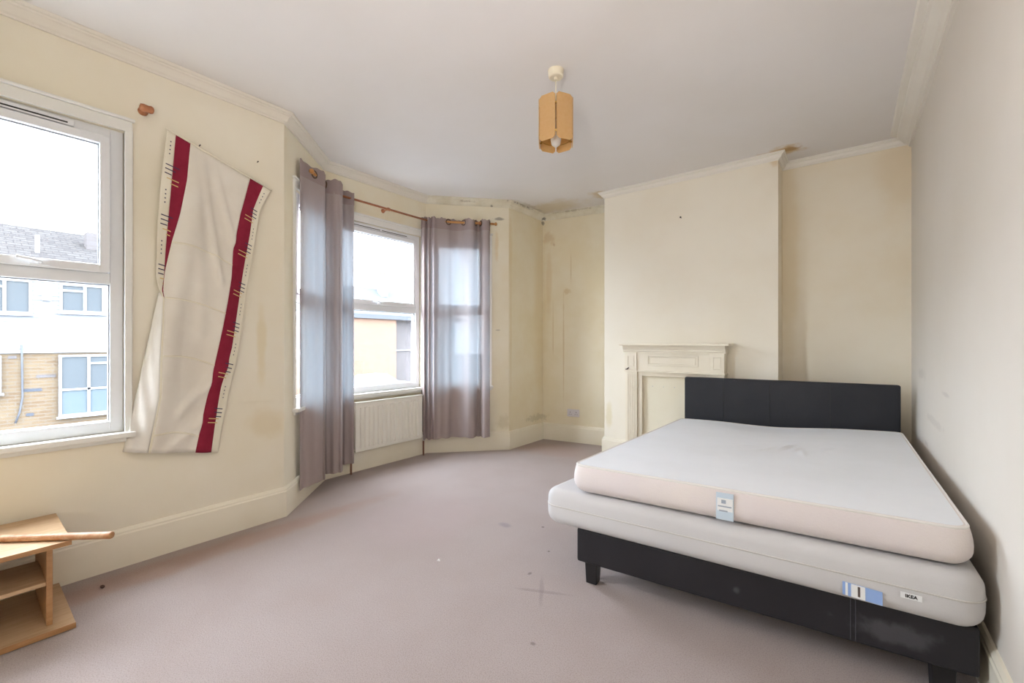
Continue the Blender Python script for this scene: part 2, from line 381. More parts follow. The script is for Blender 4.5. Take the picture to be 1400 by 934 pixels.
wall('wall_right', 11, M['wall_right'])
poly = [tuple(off(i, -TH)) for i in range(NP)]
# keep floor / ceiling outline simple behind the chimney breast
poly = [tuple(off(i, -TH)) for i in (0, 1, 2, 3, 4, 5, 6)] + [(-1.9, 4.62), (.515, 4.62)]
tag(MB().prism(poly, -.1, 0).build('floor', M['carpet']), kind='structure')
tag(MB().prism(poly, CH, CH + .1).build('ceiling', M['ceiling']), kind='structure')
# baseboards: moulded top
BB = [(0, 0), (.02, 0), (.02, .165), (.016, .172), (.016, .180), (.008, .193), (0, .195)]
for i, nm in ((0, 'rear'), (1, 'left'), (2, 'bay_left'), (3, 'bay_middle'), (4, 'bay_right'), (5, 'left_far'), (6, 'back_left'), (7, 'chimney_left'), (9, 'chimney_right'), (10, 'back_right'), (11, 'right')):
    sweep('baseboard_' + nm, i, BB, M['skirting'])
_, _, _, LB = seg(8)
def bb_part(nm, u0, u1):
    a, d, n, L = seg(8); rows = []
    for k, uu in enumerate((u0, u1)):
        rows.append([((off(8 + k, w_) if uu is None else a + d * uu + n * w_).x, (off(8 + k, w_) if uu is None else a + d * uu + n * w_).y, z) for w_, z in BB])
    b = MB(); b.grid(rows, True); c = len(BB); b.f.append(tuple(range(c))); b.f.append(tuple(range(c, 2 * c)))
    tag(b.build(nm, M['skirting']), kind='structure')
bb_part('baseboard_chimney_front', None, .265); bb_part('baseboard_chimney_front_far', 1.135, None)
# cornices
CO = [(0, 2.592), (.010, 2.592), (.012, 2.600), (.022, 2.606), (.03, 2.618), (.042, 2.632), (.050, 2.636), (.052, 2.643), (.062, 2.645), (.066, 2.652), (.066, CH), (0, CH)]
COB = [(0, 2.585), (.016, 2.585), (.02, 2.597), (.04, 2.603), (.055, 2.616), (.075, 2.632), (.088, 2.636), (.09, 2.644), (.118, 2.646), (.125, 2.653), (.125, CH), (0, CH)]
COS = [(0, 2.604), (.008, 2.604), (.01, 2.612), (.022, 2.62), (.03, 2.636), (.04, 2.64), (.042, 2.65), (.05, 2.652), (.05, CH), (0, CH)]
for k, (i, nm) in enumerate(((0, 'rear'), (1, 'left'), (2, 'bay_left'), (3, 'bay_middle'), (4, 'bay_right'), (5, 'left_far'), (6, 'back_left'), (7, 'chimney_left'), (8, 'chimney_front'), (9, 'chimney_right'), (10, 'back_right'), (11, 'right'))):
    sweep('trim_%d' % (k + 1), i, COB if i == 11 else CO if i < 7 else COS, M['cornice_damp'] if i in (4, 5, 6) else M['cornice'])
# loose lining paper beside the banner, a thin patch lifted off the left wall
patch = [(.90, .79), (.997, .784), (1.237, .775), (1.207, .997), (1.168, 1.343), (1.04, 1.343)]
pb_ = MB(); o_ = [(-2.945, y, z) for y, z in patch]; f_ = [(-2.9425 if z > .9 else -2.937, y, z) for y, z in patch]
pb_.grid([o_, f_], True); pb_.f.append(tuple(range(6, 12)))
pb_.build('paper_patch', M['wall_left'], wl)

# ------------------------------------------------------------------ windows
def window(n, i, U, label, vent=True):
    a, d, nn, L = seg(i); W = U[1] - U[0]; p = a + d * U[0]
    root = thing('window_%d' % n, label, None, (p.x, p.y, 0), math.atan2(d.y, d.x), kind='structure')   # local x along wall, +y outward
    fr = MB(); fr.box(0, .05, .02, .09, ZB, ZT); fr.box(W - .05, W, .02, .09, ZB, ZT); fr.box(.05, W - .05, .02, .09, ZB, .748)
    fr.box(.05, W - .05, .02, .09, 2.187, ZT); fr.box(.05, W - .05, .02, .09, 1.443, 1.50); fr.build('frame', M['upvc'], root, bevel=.004)
    sa = MB().ring(.052, W - .052, 1.502, 2.185, .038, .004, .066).build('sash', M['upvc'], root, bevel=.005)
    MB().box(.088, W - .088, .036, .042, 1.538, 2.149).build('pane', M['glass'], sa)
    MB().ring(.0895, W - .0895, 1.5395, 2.1475, .004, .028, .036).build('seal', M['seal'], sa)
    pl = MB().box(.048, W - .048, .050, .056, .746, 1.445).build('pane', M['glass'], root)
    MB().ring(.050, W - .050, .748, 1.443, .004, .04, .05).build('seal', M['seal'], root)
    for hx in ((W * .26, W * .74) if W > 1.05 else (W / 2,)):
        h = MB(); h.box(hx - .03, hx + .03, -.006, .004, 1.508, 1.528); h.tube([(hx, -.006, 1.52), (hx, -.022, 1.522), (hx - .03, -.03, 1.528), (hx - .075, -.03, 1.534)], .007, 8)
        h.build('handle', M['upvc'], sa)
    if vent:
        v = MB().box(W * .16, W * .84, .004, .022, 2.192, 2.222).build('vent', M['upvc'], root, bevel=.004)
        MB().box(W * .18, W * .5, .0015, .0045, 2.2, 2.206).box(W * .52, W * .82, .0015, .0045, 2.2, 2.206).build('slot', M['dark'], v)
    c = MB(); c.box(-.03, 0, -.014, .02, .69, ZT); c.box(W, W + .03, -.014, .02, .69, ZT); c.box(-.03, W + .03, -.014, .02, ZT, 2.29)
    c.build('casing', M['casing'], root, bevel=.004)
    MB().box(-.04, W + .04, -.026, 0, 2.29, 2.305).build('head_moulding', M['casing'], root, bevel=.004)
    s = MB().box(-.04, W + .04, -.045, .02, .662, .69).build('sill', M['casing'], root, bevel=.006)
    MB().box(-.03, W + .03, -.016, -.001, .640, .662).build('apron', M['casing'], s, bevel=.004)
    MB().box(-.05, W + .05, .09, .24, .62, .68).build('outer_sill', M['white_out'], root, bevel=.004)
    return root
window(1, 1, W1, 'large white two-pane window at left edge beside the banner')
window(2, 2, WL, 'narrow bay window mostly hidden behind the left curtain', False)
window(3, 3, WM, 'white middle bay window above the radiator')
window(4, 4, WR, 'narrow bay window glowing behind the sheer right curtain', False)

# ------------------------------------------------------------------ bed
def bil(q, a, b):
    return tuple((q[0][k] * (1 - a) + q[1][k] * a) * (1 - b) + (q[3][k] * (1 - a) + q[2][k] * a) * b for k in (0, 1))
def bilz(q, a, b): return (q[0] * (1 - a) + q[1] * a) * (1 - b) + (q[3] * (1 - a) + q[2] * a) * b
def params(L, R, n):
    e = [0, .15 * R, .35 * R, .6 * R, .85 * R, 1.15 * R]
    m_ = [1.15 * R + (L - 2.3 * R) * k / n for k in range(1, n)]
    return e + m_ + [L - x for x in reversed(e)]
def slab(quad, zb, zt, R, rt, rb, n=(30, 40), disp=None, which='all', bulge=0.):
    """Rounded mattress block on a quadrilateral plan; which selects 'top', 'rest' or 'all' faces."""
    Lx = (Vector(quad[1]) - Vector(quad[0])).length; Ly = (Vector(quad[3]) - Vector(quad[0])).length; H = zt[0] - zb[0]
    X, Y = params(Lx, R, n[0]), params(Ly, R, n[1])
    def plan(x, y, e):                                  # rounded rectangle inset by e
        r = max(R - e, .006); x = e + x / Lx * (Lx - 2 * e); y = e + y / Ly * (Ly - 2 * e)
        ix, iy = min(max(x, e + r), Lx - e - r), min(max(y, e + r), Ly - e - r); dx, dy = x - ix, y - iy
        l = math.hypot(dx, dy)
        if l > 1e-9: m_ = max(abs(dx), abs(dy)); x, y = ix + dx / l * m_, iy + dy / l * m_
        return x, y
    def pt(x, y, z, e=None):
        if e is None: e = prof_e(z)
        x2, y2 = plan(x, y, e); a, b = x2 / Lx, y2 / Ly
        q = bil(quad, a, b); zz = bilz(zb, a, b) + (bilz(zt, a, b) - bilz(zb, a, b)) * z / H
        if disp: zz += disp(*q, z > H - 1e-6) * (z / H) ** 3
        return (q[0], q[1], zz)
    def prof_e(z):
        e = -bulge * math.sin(math.pi * min(max(z / H, 0), 1))
        if z < rb: e += rb - math.sqrt(max(0, rb * rb - (rb - z) ** 2))
        if z > H - rt: e += rt - math.sqrt(max(0, rt * rt - (z - H + rt) ** 2))
        return e
    mb = MB()
    if which in ('all', 'top'): mb.grid([[pt(x, y, H) for x in X] for y in Y])
    if which in ('all', 'rest'):
        mb.grid([[pt(x, y, 0) for x in X] for y in Y])
        loop = [(x, 0) for x in X[:-1]] + [(Lx, y) for y in Y[:-1]] + [(x, Ly) for x in reversed(X[1:])] + [(0, y) for y in reversed(Y[1:])]
        Zs = [rb * (1 - math.cos(t * math.pi / 12)) for t in range(7)] + [rb + (H - rb - rt) * t / 4 for t in (1, 2, 3)] + [H - rt + rt * math.sin(t * math.pi / 12) for t in range(7)]
        mb.grid([[pt(x, y, z) for x, y in loop] for z in Zs], True)
    return mb, pt, Lx, Ly, H
def loop_at(pt, Lx, Ly, R, z, outset=0):
    X, Y = params(Lx, R, 24), params(Ly, R, 30)
    lp = [(x, 0) for x in X[:-1]] + [(Lx, y) for y in Y[:-1]] + [(x, Ly) for x in reversed(X[1:])] + [(0, y) for y in reversed(Y[1:])]
    return [pt(x, y, z) for x, y in lp]

FL, FR, HR, HL = (-1.03, 1.83), (.325, 1.955), (.283, 3.945), (-1.10, 3.80)
bed = thing('bed_frame', 'low black faux leather double bed frame under the two stacked mattresses', 'bed', (-.38, 2.88, 0))
BO = Vector((-.38, 2.88, 0))
def rail(name, p0, p1, th, z0, z1, m, bevel=.012, inner=True):
    p0, p1 = Vector(p0), Vector(p1); d = (p1 - p0).normalized(); n = Vector((-d.y, d.x)) * th
    q = [p0, p1, p1 + n, p0 + n]
    return MB().hexa([(v.x - BO.x, v.y - BO.y, z0) for v in q] + [(v.x - BO.x, v.y - BO.y, z1) for v in q]).build(name, m, bed, bevel=bevel, smooth=False, segs=3)
foot = rail('foot_panel', FL, FR, .05, .10, .258, M['leather_foot'])
head = rail('headboard', HL, HR, .06, .10, .855, M['leather'], .014)
rail('side_rail', (FL[0] + .045, FL[1] + .06), (HL[0] + .045, HL[1] - .005), -.04, .10, .255, M['leather'])
rail('side_rail', (FR[0] - .005, FR[1] + .052), (HR[0] - .005, HR[1] - .005), .04, .10, .255, M['leather'])
rail('slat_base', (FL[0] + .10, FL[1] + .07), (FR[0] - .06, FR[1] + .07), 1.84, .19, .235, M['plastic_black'], 0)
def along(p0, p1, s, n): p0, p1 = Vector(p0), Vector(p1); d = (p1 - p0).normalized(); return p0 + d * s + Vector((-d.y, d.x)) * n
for p0, p1, s, n in ((FL, FR, .035, .012), (FL, FR, 1.25, .012), (HL, HR, .02, .012), (HL, HR, 1.31, .012)):
    c = along(p0, p1, s, n); e = along(p0, p1, s + .062, n); f1 = along(p0, p1, s + .062, n + .06); g = along(p0, p1, s, n + .06)
    top = [c, e, f1, g]; ctr = (c + f1) / 2; bot = [ctr + (v - ctr) * .84 for v in top]
    MB().hexa([(v.x - BO.x, v.y - BO.y, 0) for v in bot] + [(v.x - BO.x, v.y - BO.y, .125) for v in top]).build('leg', M['plastic_black'], bed, bevel=.004)
for s in (1.04, 1.054):                                  # stitched seam of the foot panel
    c = along(FL, FR, s, -.001); MB().tube([(c.x - BO.x, c.y - BO.y, .108), (c.x - BO.x, c.y - BO.y, .252)], .0016, 6).build('seam', M['stitch'], foot)
for s in (.30, .62, 1.0):                                # headboard seams
    c = along(HL, HR, s, -.001); MB().tube([(c.x - BO.x, c.y - BO.y, .3), (c.x - BO.x, c.y - BO.y, .845)], .0022, 6).build('seam', M['plastic_black'], head)

# lower mattress
qB = [(-1.185, 1.775), (.335, 1.908), (.29, 3.93), (-1.12, 3.785)]
zB0 = (.262, .255, .255, .255); zB1 = (.435, .43, .42, .40)
RB = .07
mb, ptB, lx, ly, H = slab(qB, zB0, zB1, RB, .042, .05, (24, 30), bulge=.005)
low = thing('mattress', 'pale grey lower mattress resting on the black bed frame, overhanging at left', 'mattress', (-.38, 2.88, .26))
def shift(m_, o): m_.v = [(x - o[0], y - o[1], z - o[2]) for x, y, z in m_.v]; return m_
LO = (-.38, 2.88, .26)
shift(mb, LO).build('cover', M['mattress_grey'], low, smooth=True)
shift(MB().tube(loop_at(ptB, lx, ly, RB, H * .56), .003, 6, closed=True), LO).build('seam_piping', M['seam_grey'], low, smooth=True)
# upper mattress
WR_ = [(-.30, 2.98, .16, .25, .007), (-.36, 2.90, .14, .32, .006), (-.24, 2.96, .10, .2, .005), (-.45, 2.98, .09, 1.1, .006), (-.20, 2.86, .12, -.1, .004), (-.42, 2.78, .12, .6, .004), (-.55, 2.86, .10, 1.3, .003), (-.1, 3.05, .12, .4, .003)]
def wrinkle(x, y, top=True):
    z = 0
    for cx, cy, ln, an, h in (WR_ if top else ()):
        dx, dy = x - cx, y - cy; u = dx * math.sin(an) + dy * math.cos(an); v = dx * math.cos(an) - dy * math.sin(an)
        z += 1.7 * h * math.exp(-(u / ln) ** 2 * 2 - (v / .017) ** 2)
    edge = 1
    z -= .018 * math.exp(-((x + .35) / .45) ** 2 - ((y - 3.1) / .6) ** 2)
    z -= .022 * math.exp(-((x + .45) / .3) ** 2 - ((y - 3.75) / .3) ** 2)
    return z
qT = [(-1.035, 1.80), (.305, 1.942), (.285, 3.90), (-1.115, 3.755)]
zT0 = (.437, .432, .422, .40); zT1 = (.572, .566, .545, .508)
RT = .055
up = thing('mattress', 'white upper mattress with pinkish side band, on top of the grey mattress', 'mattress', (-.38, 2.88, .43))
UO = (-.38, 2.88, .43)
mt, ptT, lx2, ly2, H2 = slab(qT, zT0, zT1, RT, .012, .05, (150, 200), wrinkle, 'top')
shift(mt, UO).build('top_panel', M['ticking'], up, smooth=True)
mr = slab(qT, zT0, zT1, RT, .012, .05, (30, 40), wrinkle, 'rest', .012)
shift(mr[0], UO).build('side_band', M['ticking_side'], up, smooth=True)
shift(MB().tube(loop_at(ptT, lx2, ly2, RT, H2 - .004), .0055, 8, closed=True), UO).build('edge_piping', M['piping'], up, smooth=True)
# sewn labels
def front(q, a, out):
    p0, p1 = Vector(q[0]), Vector(q[1]); d = (p1 - p0).normalized(); n = Vector((d.y, -d.x)); c = p0 + (p1 - p0) * a + n * out
    return c, d, n
def label_piece(parent, name, q, a, u0, u1, z0, z1, out, m, O, slant=0., th=.002, tilt=0.):
    c, d, n = front(q, a, out)
    def pp(u, w_, z): r = c + d * u + n * (w_ + tilt * (z1 - z)); return (r.x - O[0], r.y - O[1], z + slant * u - O[2])
    return MB().hexa([pp(u0, 0, z0), pp(u1, 0, z0), pp(u1, -th, z0), pp(u0, -th, z0), pp(u0, 0, z1), pp(u1, 0, z1), pp(u1, -th, z1), pp(u0, -th, z1)]).build(name, m, parent)
lb = label_piece(up, 'label', qT, .485, -.031, .031, .452, .556, .014, M['tag_blue'], UO, tilt=.05)
label_piece(up, 'label_print', qT, .485, -.027, .028, .474, .536, .0175, M['tag_white'], UO, th=.0012)
label_piece(up, 'label_print', qT, .485, -.012, .004, .516, .530, .0183, M['tag_grey'], UO, th=.0006)
label_piece(up, 'label_print', qT, .485, -.024, .024, .502, .507, .0183, M['tag_grey'], UO, th=.0006)
label_piece(up, 'label_print', qT, .485, -.02, .010, .484, .490, .0183, M['tag_grey'], UO, th=.0006)
LA = .803
def low_label(nm, u0, u1, z0, z1, out, m): label_piece(low, nm, qB, LA, u0 * .66, u1 * .66, .284 + (z0 - .282) * .8, .284 + (z1 - .282) * .8, out, m, LO, -.06, .001, .12)
low_label('label', -.08, .08, .282, .335, .008, M['tag_blue2'])
low_label('label_print', -.045, .012, .283, .334, .0095, M['tag_white']); low_label('label_print', -.068, -.058, .283, .334, .0095, M['tag_white'])
low_label('label_print', -.018, -.008, .290, .330, .0105, M['tag_dark']); low_label('label_print', -.036, -.026, .309, .319, .0105, M['tag_dark'])
low_label('label_print', .03, .078, .302, .306, .0095, M['tag_grey'])
tg = label_piece(low, 'brand_tag', qB, .884, -.026, .026, .322, .340, .008, M['tag_white'], LO, -.02)
c_, d_, n_ = front(qB, .884, .0088)
R_ = Matrix(((d_.x, 0, n_.x, 0), (d_.y, 0, n_.y, 0), (0, 1, 0, 0), (0, 0, 0, 1)))
text_mesh('brand_lettering', 'IKEA', .0145, M['ink'], tg, Matrix.Translation((c_.x - LO[0], c_.y - LO[1], .331 - LO[2])) @ R_)

# ------------------------------------------------------------------ fireplace
fx0, fx1 = -1.685, -.815
fp = thing('fireplace_surround', 'cream painted wooden fireplace surround with mantel shelf, opening boarded over', 'fireplace', (-1.25, 4.03, 0))
def fb(name, boxes, m=M['fire'], parent=None, bevel=.003):
    b = MB()
    for x0, x1, y0, y1, z0, z1 in boxes: b.box(x0 + 1.25, x1 + 1.25, y0 - 4.03, y1 - 4.03, z0, z1)
    return b.build(name, m, parent or fp, bevel=bevel)
fb('mantel_shelf', [(-1.715, -.765, 3.845, 4.03, 1.118, 1.138)], bevel=.005)
cv = MB()
prof = [(3.885, 1.118), (3.889, 1.104), (3.897, 1.09), (3.905, 1.08), (3.906, 1.068), (3.915, 1.062), (3.915, 1.052)]
cv.grid([[(x + 1.25, y - 4.03, z) for y, z in prof] for x in (fx0 - .012, fx1 + .012)])
for x in (fx0 - .012, fx1 + .012):
    o = len(cv.v); cv.v += [(x + 1.25, y - 4.03, z) for y, z in prof] + [(x + 1.25, 0, 1.052), (x + 1.25, 0, 1.118)]; cv.f.append(tuple(range(o, o + 9)))
o = len(cv.v); cv.v += [(fx0 - .012 + 1.25, 3.915 - 4.03, 1.052), (fx1 + .012 + 1.25, 3.915 - 4.03, 1.052), (fx1 + .012 + 1.25, 0, 1.052), (fx0 - .012 + 1.25, 0, 1.052)]; cv.f.append((o, o + 1, o + 2, o + 3))
cv.build('bed_mould', M['fire'], fp)
fr_ = fb('frieze', [(fx0, fx1, 3.935, 4.03, .885, 1.052)])
def fring(name, x0, x1, z0, z1, wd, y0, y1, parent):
    b = MB(); b.ring(x0 + 1.25, x1 + 1.25, z0, z1, wd, y0 - 4.03, y1 - 4.03); return b.build(name, M['fire'], parent, bevel=.002)
fring('panel_mould', -1.475, -1.025, .935, 1.03, .012, 3.929, 3.935, fr_)
fring('panel_mould', -1.455, -1.045, .952, 1.013, .006, 3.931, 3.935, fr_)
for x0 in (fx0, fx1 - .115):
    fb('frieze_block', [(x0, x0 + .115, 3.92, 3.935, .885, 1.052)], parent=fr_)
    fring('block_mould', x0 + .025, x0 + .09, .92, 1.025, .008, 3.915, 3.92, fr_)
fb('neck_mould', [(fx0 - .008, fx1 + .008, 3.915, 4.03, .872, .885)])
for x0 in (fx0, fx1 - .115):
    pil = fb('pilaster', [(x0, x0 + .115, 3.93, 4.03, .12, .872)])
    for k in range(4): fb('reed', [(x0 + .018 + .022 * k, x0 + .030 + .022 * k, 3.925, 3.93, .16, .85)], parent=pil, bevel=.002)
    fb('plinth_block', [(x0 - .006, x0 + .121, 3.92, 4.03, 0, .12)])
fb('inner_frame', [(-1.57, -1.53, 3.95, 4.03, 0, .872), (-.97, -.93, 3.95, 4.03, 0, .872), (-1.53, -.97, 3.95, 4.03, .835, .872)], bevel=.006)
inf = fb('infill_board', [(-1.53, -.97, 3.985, 4.03, 0, .835)], M['infill'])
for x in (-1.44, -1.34, -1.24): MB().lathe([(.003, -.0015), (.003, .0)], (x + 1.25, 3.985 - 4.03, .74), 8, 'y').build('screw', M['tag_grey'], inf)
MB().tube([(fx0 + .012 + 1.25, -.115, .893), (fx0 + .03 + 1.25, -.128, .896), (fx0 + .045 + 1.25, -.122, .912)], .005, 6).build('hook', M['nail'], fp)

# ------------------------------------------------------------------ radiator
ry0, ry1, rx = 2.135, 2.885, -3.37
rad = thing('radiator', 'cream fluted panel radiator under the middle bay window', 'radiator', (-3.42, 2.44, 0))
MB().box(-.012, .03, ry0 - 2.44, ry1 - 2.44, .185, .612).build('panel', M['radiator'], rad, bevel=.006)
nfl = 15; fl0 = None
for k in range(nfl):
    y = (ry0 + .035 + (ry1 - ry0 - .07) * (k + .5) / nfl) - 2.44
    if fl0 is None:
        b = MB(); hw = .0165
        b.hexa([(0, -hw, 0), (.014, -hw * .45, .004), (.014, hw * .45, .004), (0, hw, 0), (0, -hw, .36), (.014, -hw * .45, .352), (.014, hw * .45, .352), (0, hw, .36)])
        fl0 = b.build('flute', M['radiator'], rad, loc=(.0295, y, .218), bevel=.003)
    else: twin(fl0, rad, (.0295, y, .218))
MB().box(-.014, .034, ry0 - 2.442, ry1 - 2.438, .61, .622).build('top_grille', M['radiator'], rad, bevel=.003)
for y in (ry0 - .03, ry1 + .03):
    s = 1 if y > 2.4 else -1
    MB().tube([(.01, y - 2.44, 0), (.01, y - 2.44, .17)], .009, 8).build('pipe', M['pipe'], rad, smooth=True)
    vv = MB().lathe([(.012, .15), (.016, .158), (.016, .19), (.012, .2), (.012, .24), (.008, .245)], (.01, y - 2.44, 0), 14).build('valve', M['radiator'], rad, smooth=True)
    MB().tube([(.01, y - 2.44, .205), (.01, y - s * .035 - 2.44, .205)], .009, 8).build('tail', M['radiator'], vv)
for y in (2.3, 2.72): MB().box(-.048, -.012, y - 2.455, y - 2.425, .25, .55).build('wall_bracket', M['radiator'], rad)

# ------------------------------------------------------------------ curtains and poles
def pole(name, p0, p1, z, r, m, label, ends=(True, True), brackets=(), n=None):
    c = ((p0[0] + p1[0]) / 2, (p0[1] + p1[1]) / 2, z); root = thing(name, label, 'curtain pole', c)
    q0 = Vector((p0[0] - c[0], p0[1] - c[1], 0)); q1 = Vector((p1[0] - c[0], p1[1] - c[1], 0)); d = (q1 - q0).normalized()
    MB().tube([q0, q1], r, 14).build('rod', m, root, smooth=True)
    for e, q, s in ((ends[0], q0, -1), (ends[1], q1, 1)):
        if e: MB().tube([q, q + d * s * .008, q + d * s * .012, q + d * s * .028, q + d * s * .034], [r * .9, r * .9, r * 1.5, r * 1.5, r * .7], 14).build('end_stop', m, root, smooth=True)
    for t, dist in brackets:                            # ring round the rod and an arm to a cup on the wall
        q = q0 + (q1 - q0) * t; w_ = Vector((n[0], n[1], 0))
        b = MB(); b.tube([q - d * .012, q + d * .012], r * 1.55, 14); b.tube([q, q - w_ * dist], [.007, .007], 10); b.tube([q - w_ * (dist - .02), q - w_ * dist], [.012, .02], 14)
        b.build('bracket', M['bracket'], root, smooth=False)
    return root
_, dl, nl, _ = seg(2); _, dr, nr, _ = seg(4); _, dm, nm_, _ = seg(3)
PZ = 2.388
a2 = P[2] + nl * .09; ar = P[4] + nr * .09
pL0 = (-3.082, 1.594); pL1 = (-3.345, 1.872)
pole('curtain_pole', pL0, pL1, PZ, .011, M['pole_pale'], 'short wooden curtain pole threaded through the left curtain eyelets', (True, False), ((.85, .088),), nl)
pole('curtain_pole', (-3.38, 1.915), (-3.38, 2.935), PZ, .0095, M['pole'], 'long copper brown curtain pole across the middle bay window', (False, False), ((.545, .088),), nm_)
r0 = ar + dr * .04; r1 = ar + dr * .70
pole('curtain_pole', tuple(r0), tuple(r1), PZ, .0115, M['pole_pale'], 'honey wood curtain pole across the right bay window', (False, True), ((.78, .088),), nr)

def curtain(name, label, path, z0, z1, eyelets, hemwave=.0, ripple=0., loose=.006):
    c = path[len(path) // 2]; base = (c[0], c[1], z0); root = thing(name, label, 'curtain', base)
    pts = crom([(x, y, 0) for x, y in path], 7); rows = []; NZ = 24
    tops = [.007 * math.sin(j * .33 + 1) + .004 * math.sin(j * .9) for j in range(len(pts))]
    for k in range(NZ + 1):
        t = k / NZ; z = z1 + (z0 - z1) * t; row = []
        for j, p in enumerate(pts):
            s = 1 + .03 * t * math.sin(j * .7); wob = loose * t * math.sin(j * .45 + 2 * t) + ripple * min(1, t * 6) * math.sin(j * .8)
            row.append((p.x - base[0] + wob, p.y - base[1] - wob * .6, z - z0 + (tops[j] if k == 0 else 0) + (hemwave * math.sin(j * .35) if k == NZ else 0)))
        rows.append(row)
    cl = MB().grid(rows).build('cloth', M['curtain'], root, smooth=True)
    nrm = []
    for j in range(len(pts)):
        d = pts[min(j + 1, len(pts) - 1)] - pts[max(j - 1, 0)]; nrm.append(Vector((d.y, -d.x, 0)).normalized())
    bd = MB(); bd.grid([[(p.x - base[0] + n.x * .002, p.y - base[1] + n.y * .002, z - z0 + (tops[j] if z > z1 else 0)) for j, (p, n) in enumerate(zip(pts, nrm))] for z in (z1 + .001, z1 - .05, z1 - .11)])
    bd.build('heading_band', M['band'], root, smooth=True)
    for (x, y, dx, dy, z) in eyelets:
        jn = min(range(len(pts)), key=lambda j: (pts[j].x - x) ** 2 + (pts[j].y - y) ** 2); u = (pts[min(jn + 1, len(pts) - 1)] - pts[max(jn - 1, 0)]).normalized(); ring_ = [Vector((x - base[0], y - base[1], z - z0)) + (u * math.cos(a) + Vector((0, 0, 1)) * math.sin(a)) * .026 for a in [2 * math.pi * k / 20 for k in range(20)]]
        MB().tube(ring_, .006, 8, closed=True).build('eyelet', M['eyelet'], root, smooth=True)
    return root
# left curtain: bunched in three broad folds round the bay corner
pathL = [(-3.05, 1.485), (-3.075, 1.53), (-3.11, 1.62), (-3.14, 1.70), (-3.165, 1.735), (-3.23, 1.765), (-3.275, 1.775), (-3.265, 1.80), (-3.235, 1.84), (-3.215, 1.885), (-3.25, 1.93), (-3.34, 1.97), (-3.395, 1.985), (-3.405, 2.01), (-3.395, 2.05), (-3.365, 2.10), (-3.395, 2.118)]
cL = curtain('curtain', 'mauve grey eyelet curtain bunched at the left corner of the bay', pathL, .105, 2.44,
        [(-3.108, 1.62, -.35, .9, PZ), (-3.25, 1.782, -.5, .8, PZ), (-3.33, 1.96, -.8, .4, PZ)], 0, .007)
def rp(u, w_): q = ar + dr * u + nr * w_; return (q.x, q.y)
uw = [(-.045, -.03), (-.035, .01), (-.012, .045), (.008, .0), (.03, .05), (.055, .02), (.082, .055), (.115, .03), (.15, .018), (.19, .01), (.23, 0), (.27, -.028), (.33, -.034), (.387, 0), (.43, .038), (.48, .042), (.508, 0), (.532, -.032), (.555, -.02), (.572, .02), (.595, .046), (.635, .05), (.655, .015), (.66, -.02)]
cR = curtain('curtain', 'sheer mauve grey eyelet curtain drawn across the right bay window', [rp(u, w_) for u, w_ in uw], .165, 2.418,
        [(*rp(u, w_), dr.x, dr.y, PZ) for u, w_ in ((.008, .0), (.23, .0), (.387, .0), (.508, .0), (.562, .0), (.657, .0))], .004, 0, .003)

# single pole holder left above the big window
kb = thing('pole_bracket', 'small orange wooden pole holder on the wall above the big window', 'bracket', (-2.945, .605, 2.37))
MB().lathe([(.022, 0), (.022, .006), (.014, .012), (.011, .03), (.011, .05)], (0, 0, 0), 18, 'x').build('wall_cup', M['bracket'], kb, smooth=True)
MB().lathe([(.004, -.026), (.016, -.022), (.019, -.01), (.017, .01), (.02, .02), (.016, .03), (.006, .034)], (.058, .0, -.002), 18, 'y').build('cradle', M['bracket'], kb, smooth=True)

# ------------------------------------------------------------------ banner on the left wall
cL_ = [(.703, 2.305), (.673, 2.026), (.66, 1.748), (.655, 1.494), (.668, 1.424), (.684, 1.394), (.673, 1.185), (.665, 1.044), (.66, .858), (.617, .568)]
cA = [(.74, 2.293), (.717, 1.983), (.704, 1.757), (.69, 1.502), (.68, 1.426), (.687, 1.395), (.677, 1.185), (.669, 1.044), (.665, .858), (.622, .567)]
cB = [(.807, 2.276), (.791, 2.061), (.758, 1.859), (.725, 1.706), (.695, 1.535), (.685, 1.426), (.69, 1.395), (.68, 1.185), (.673, 1.044), (.668, .857), (.625, .567)]
cC = [(1.113, 2.162), (1.056, 1.929), (1.018, 1.7), (1.009, 1.54), (.986, 1.394), (.907, .94), (.868, .744), (.827, .527)]
cD = [(1.189, 2.14), (1.13, 1.971), (1.113, 1.816), (1.076, 1.548), (1.056, 1.4), (1.013, 1.116), (.954, .877), (.905, .512)]
cR_ = [(1.237, 2.124), (1.172, 1.982), (1.149, 1.825), (1.113, 1.547), (1.102, 1.465), (1.056, 1.128), (1.001, .849), (.944, .502)]
CS = [cL_, cA, cB, cC, cD, cR_]
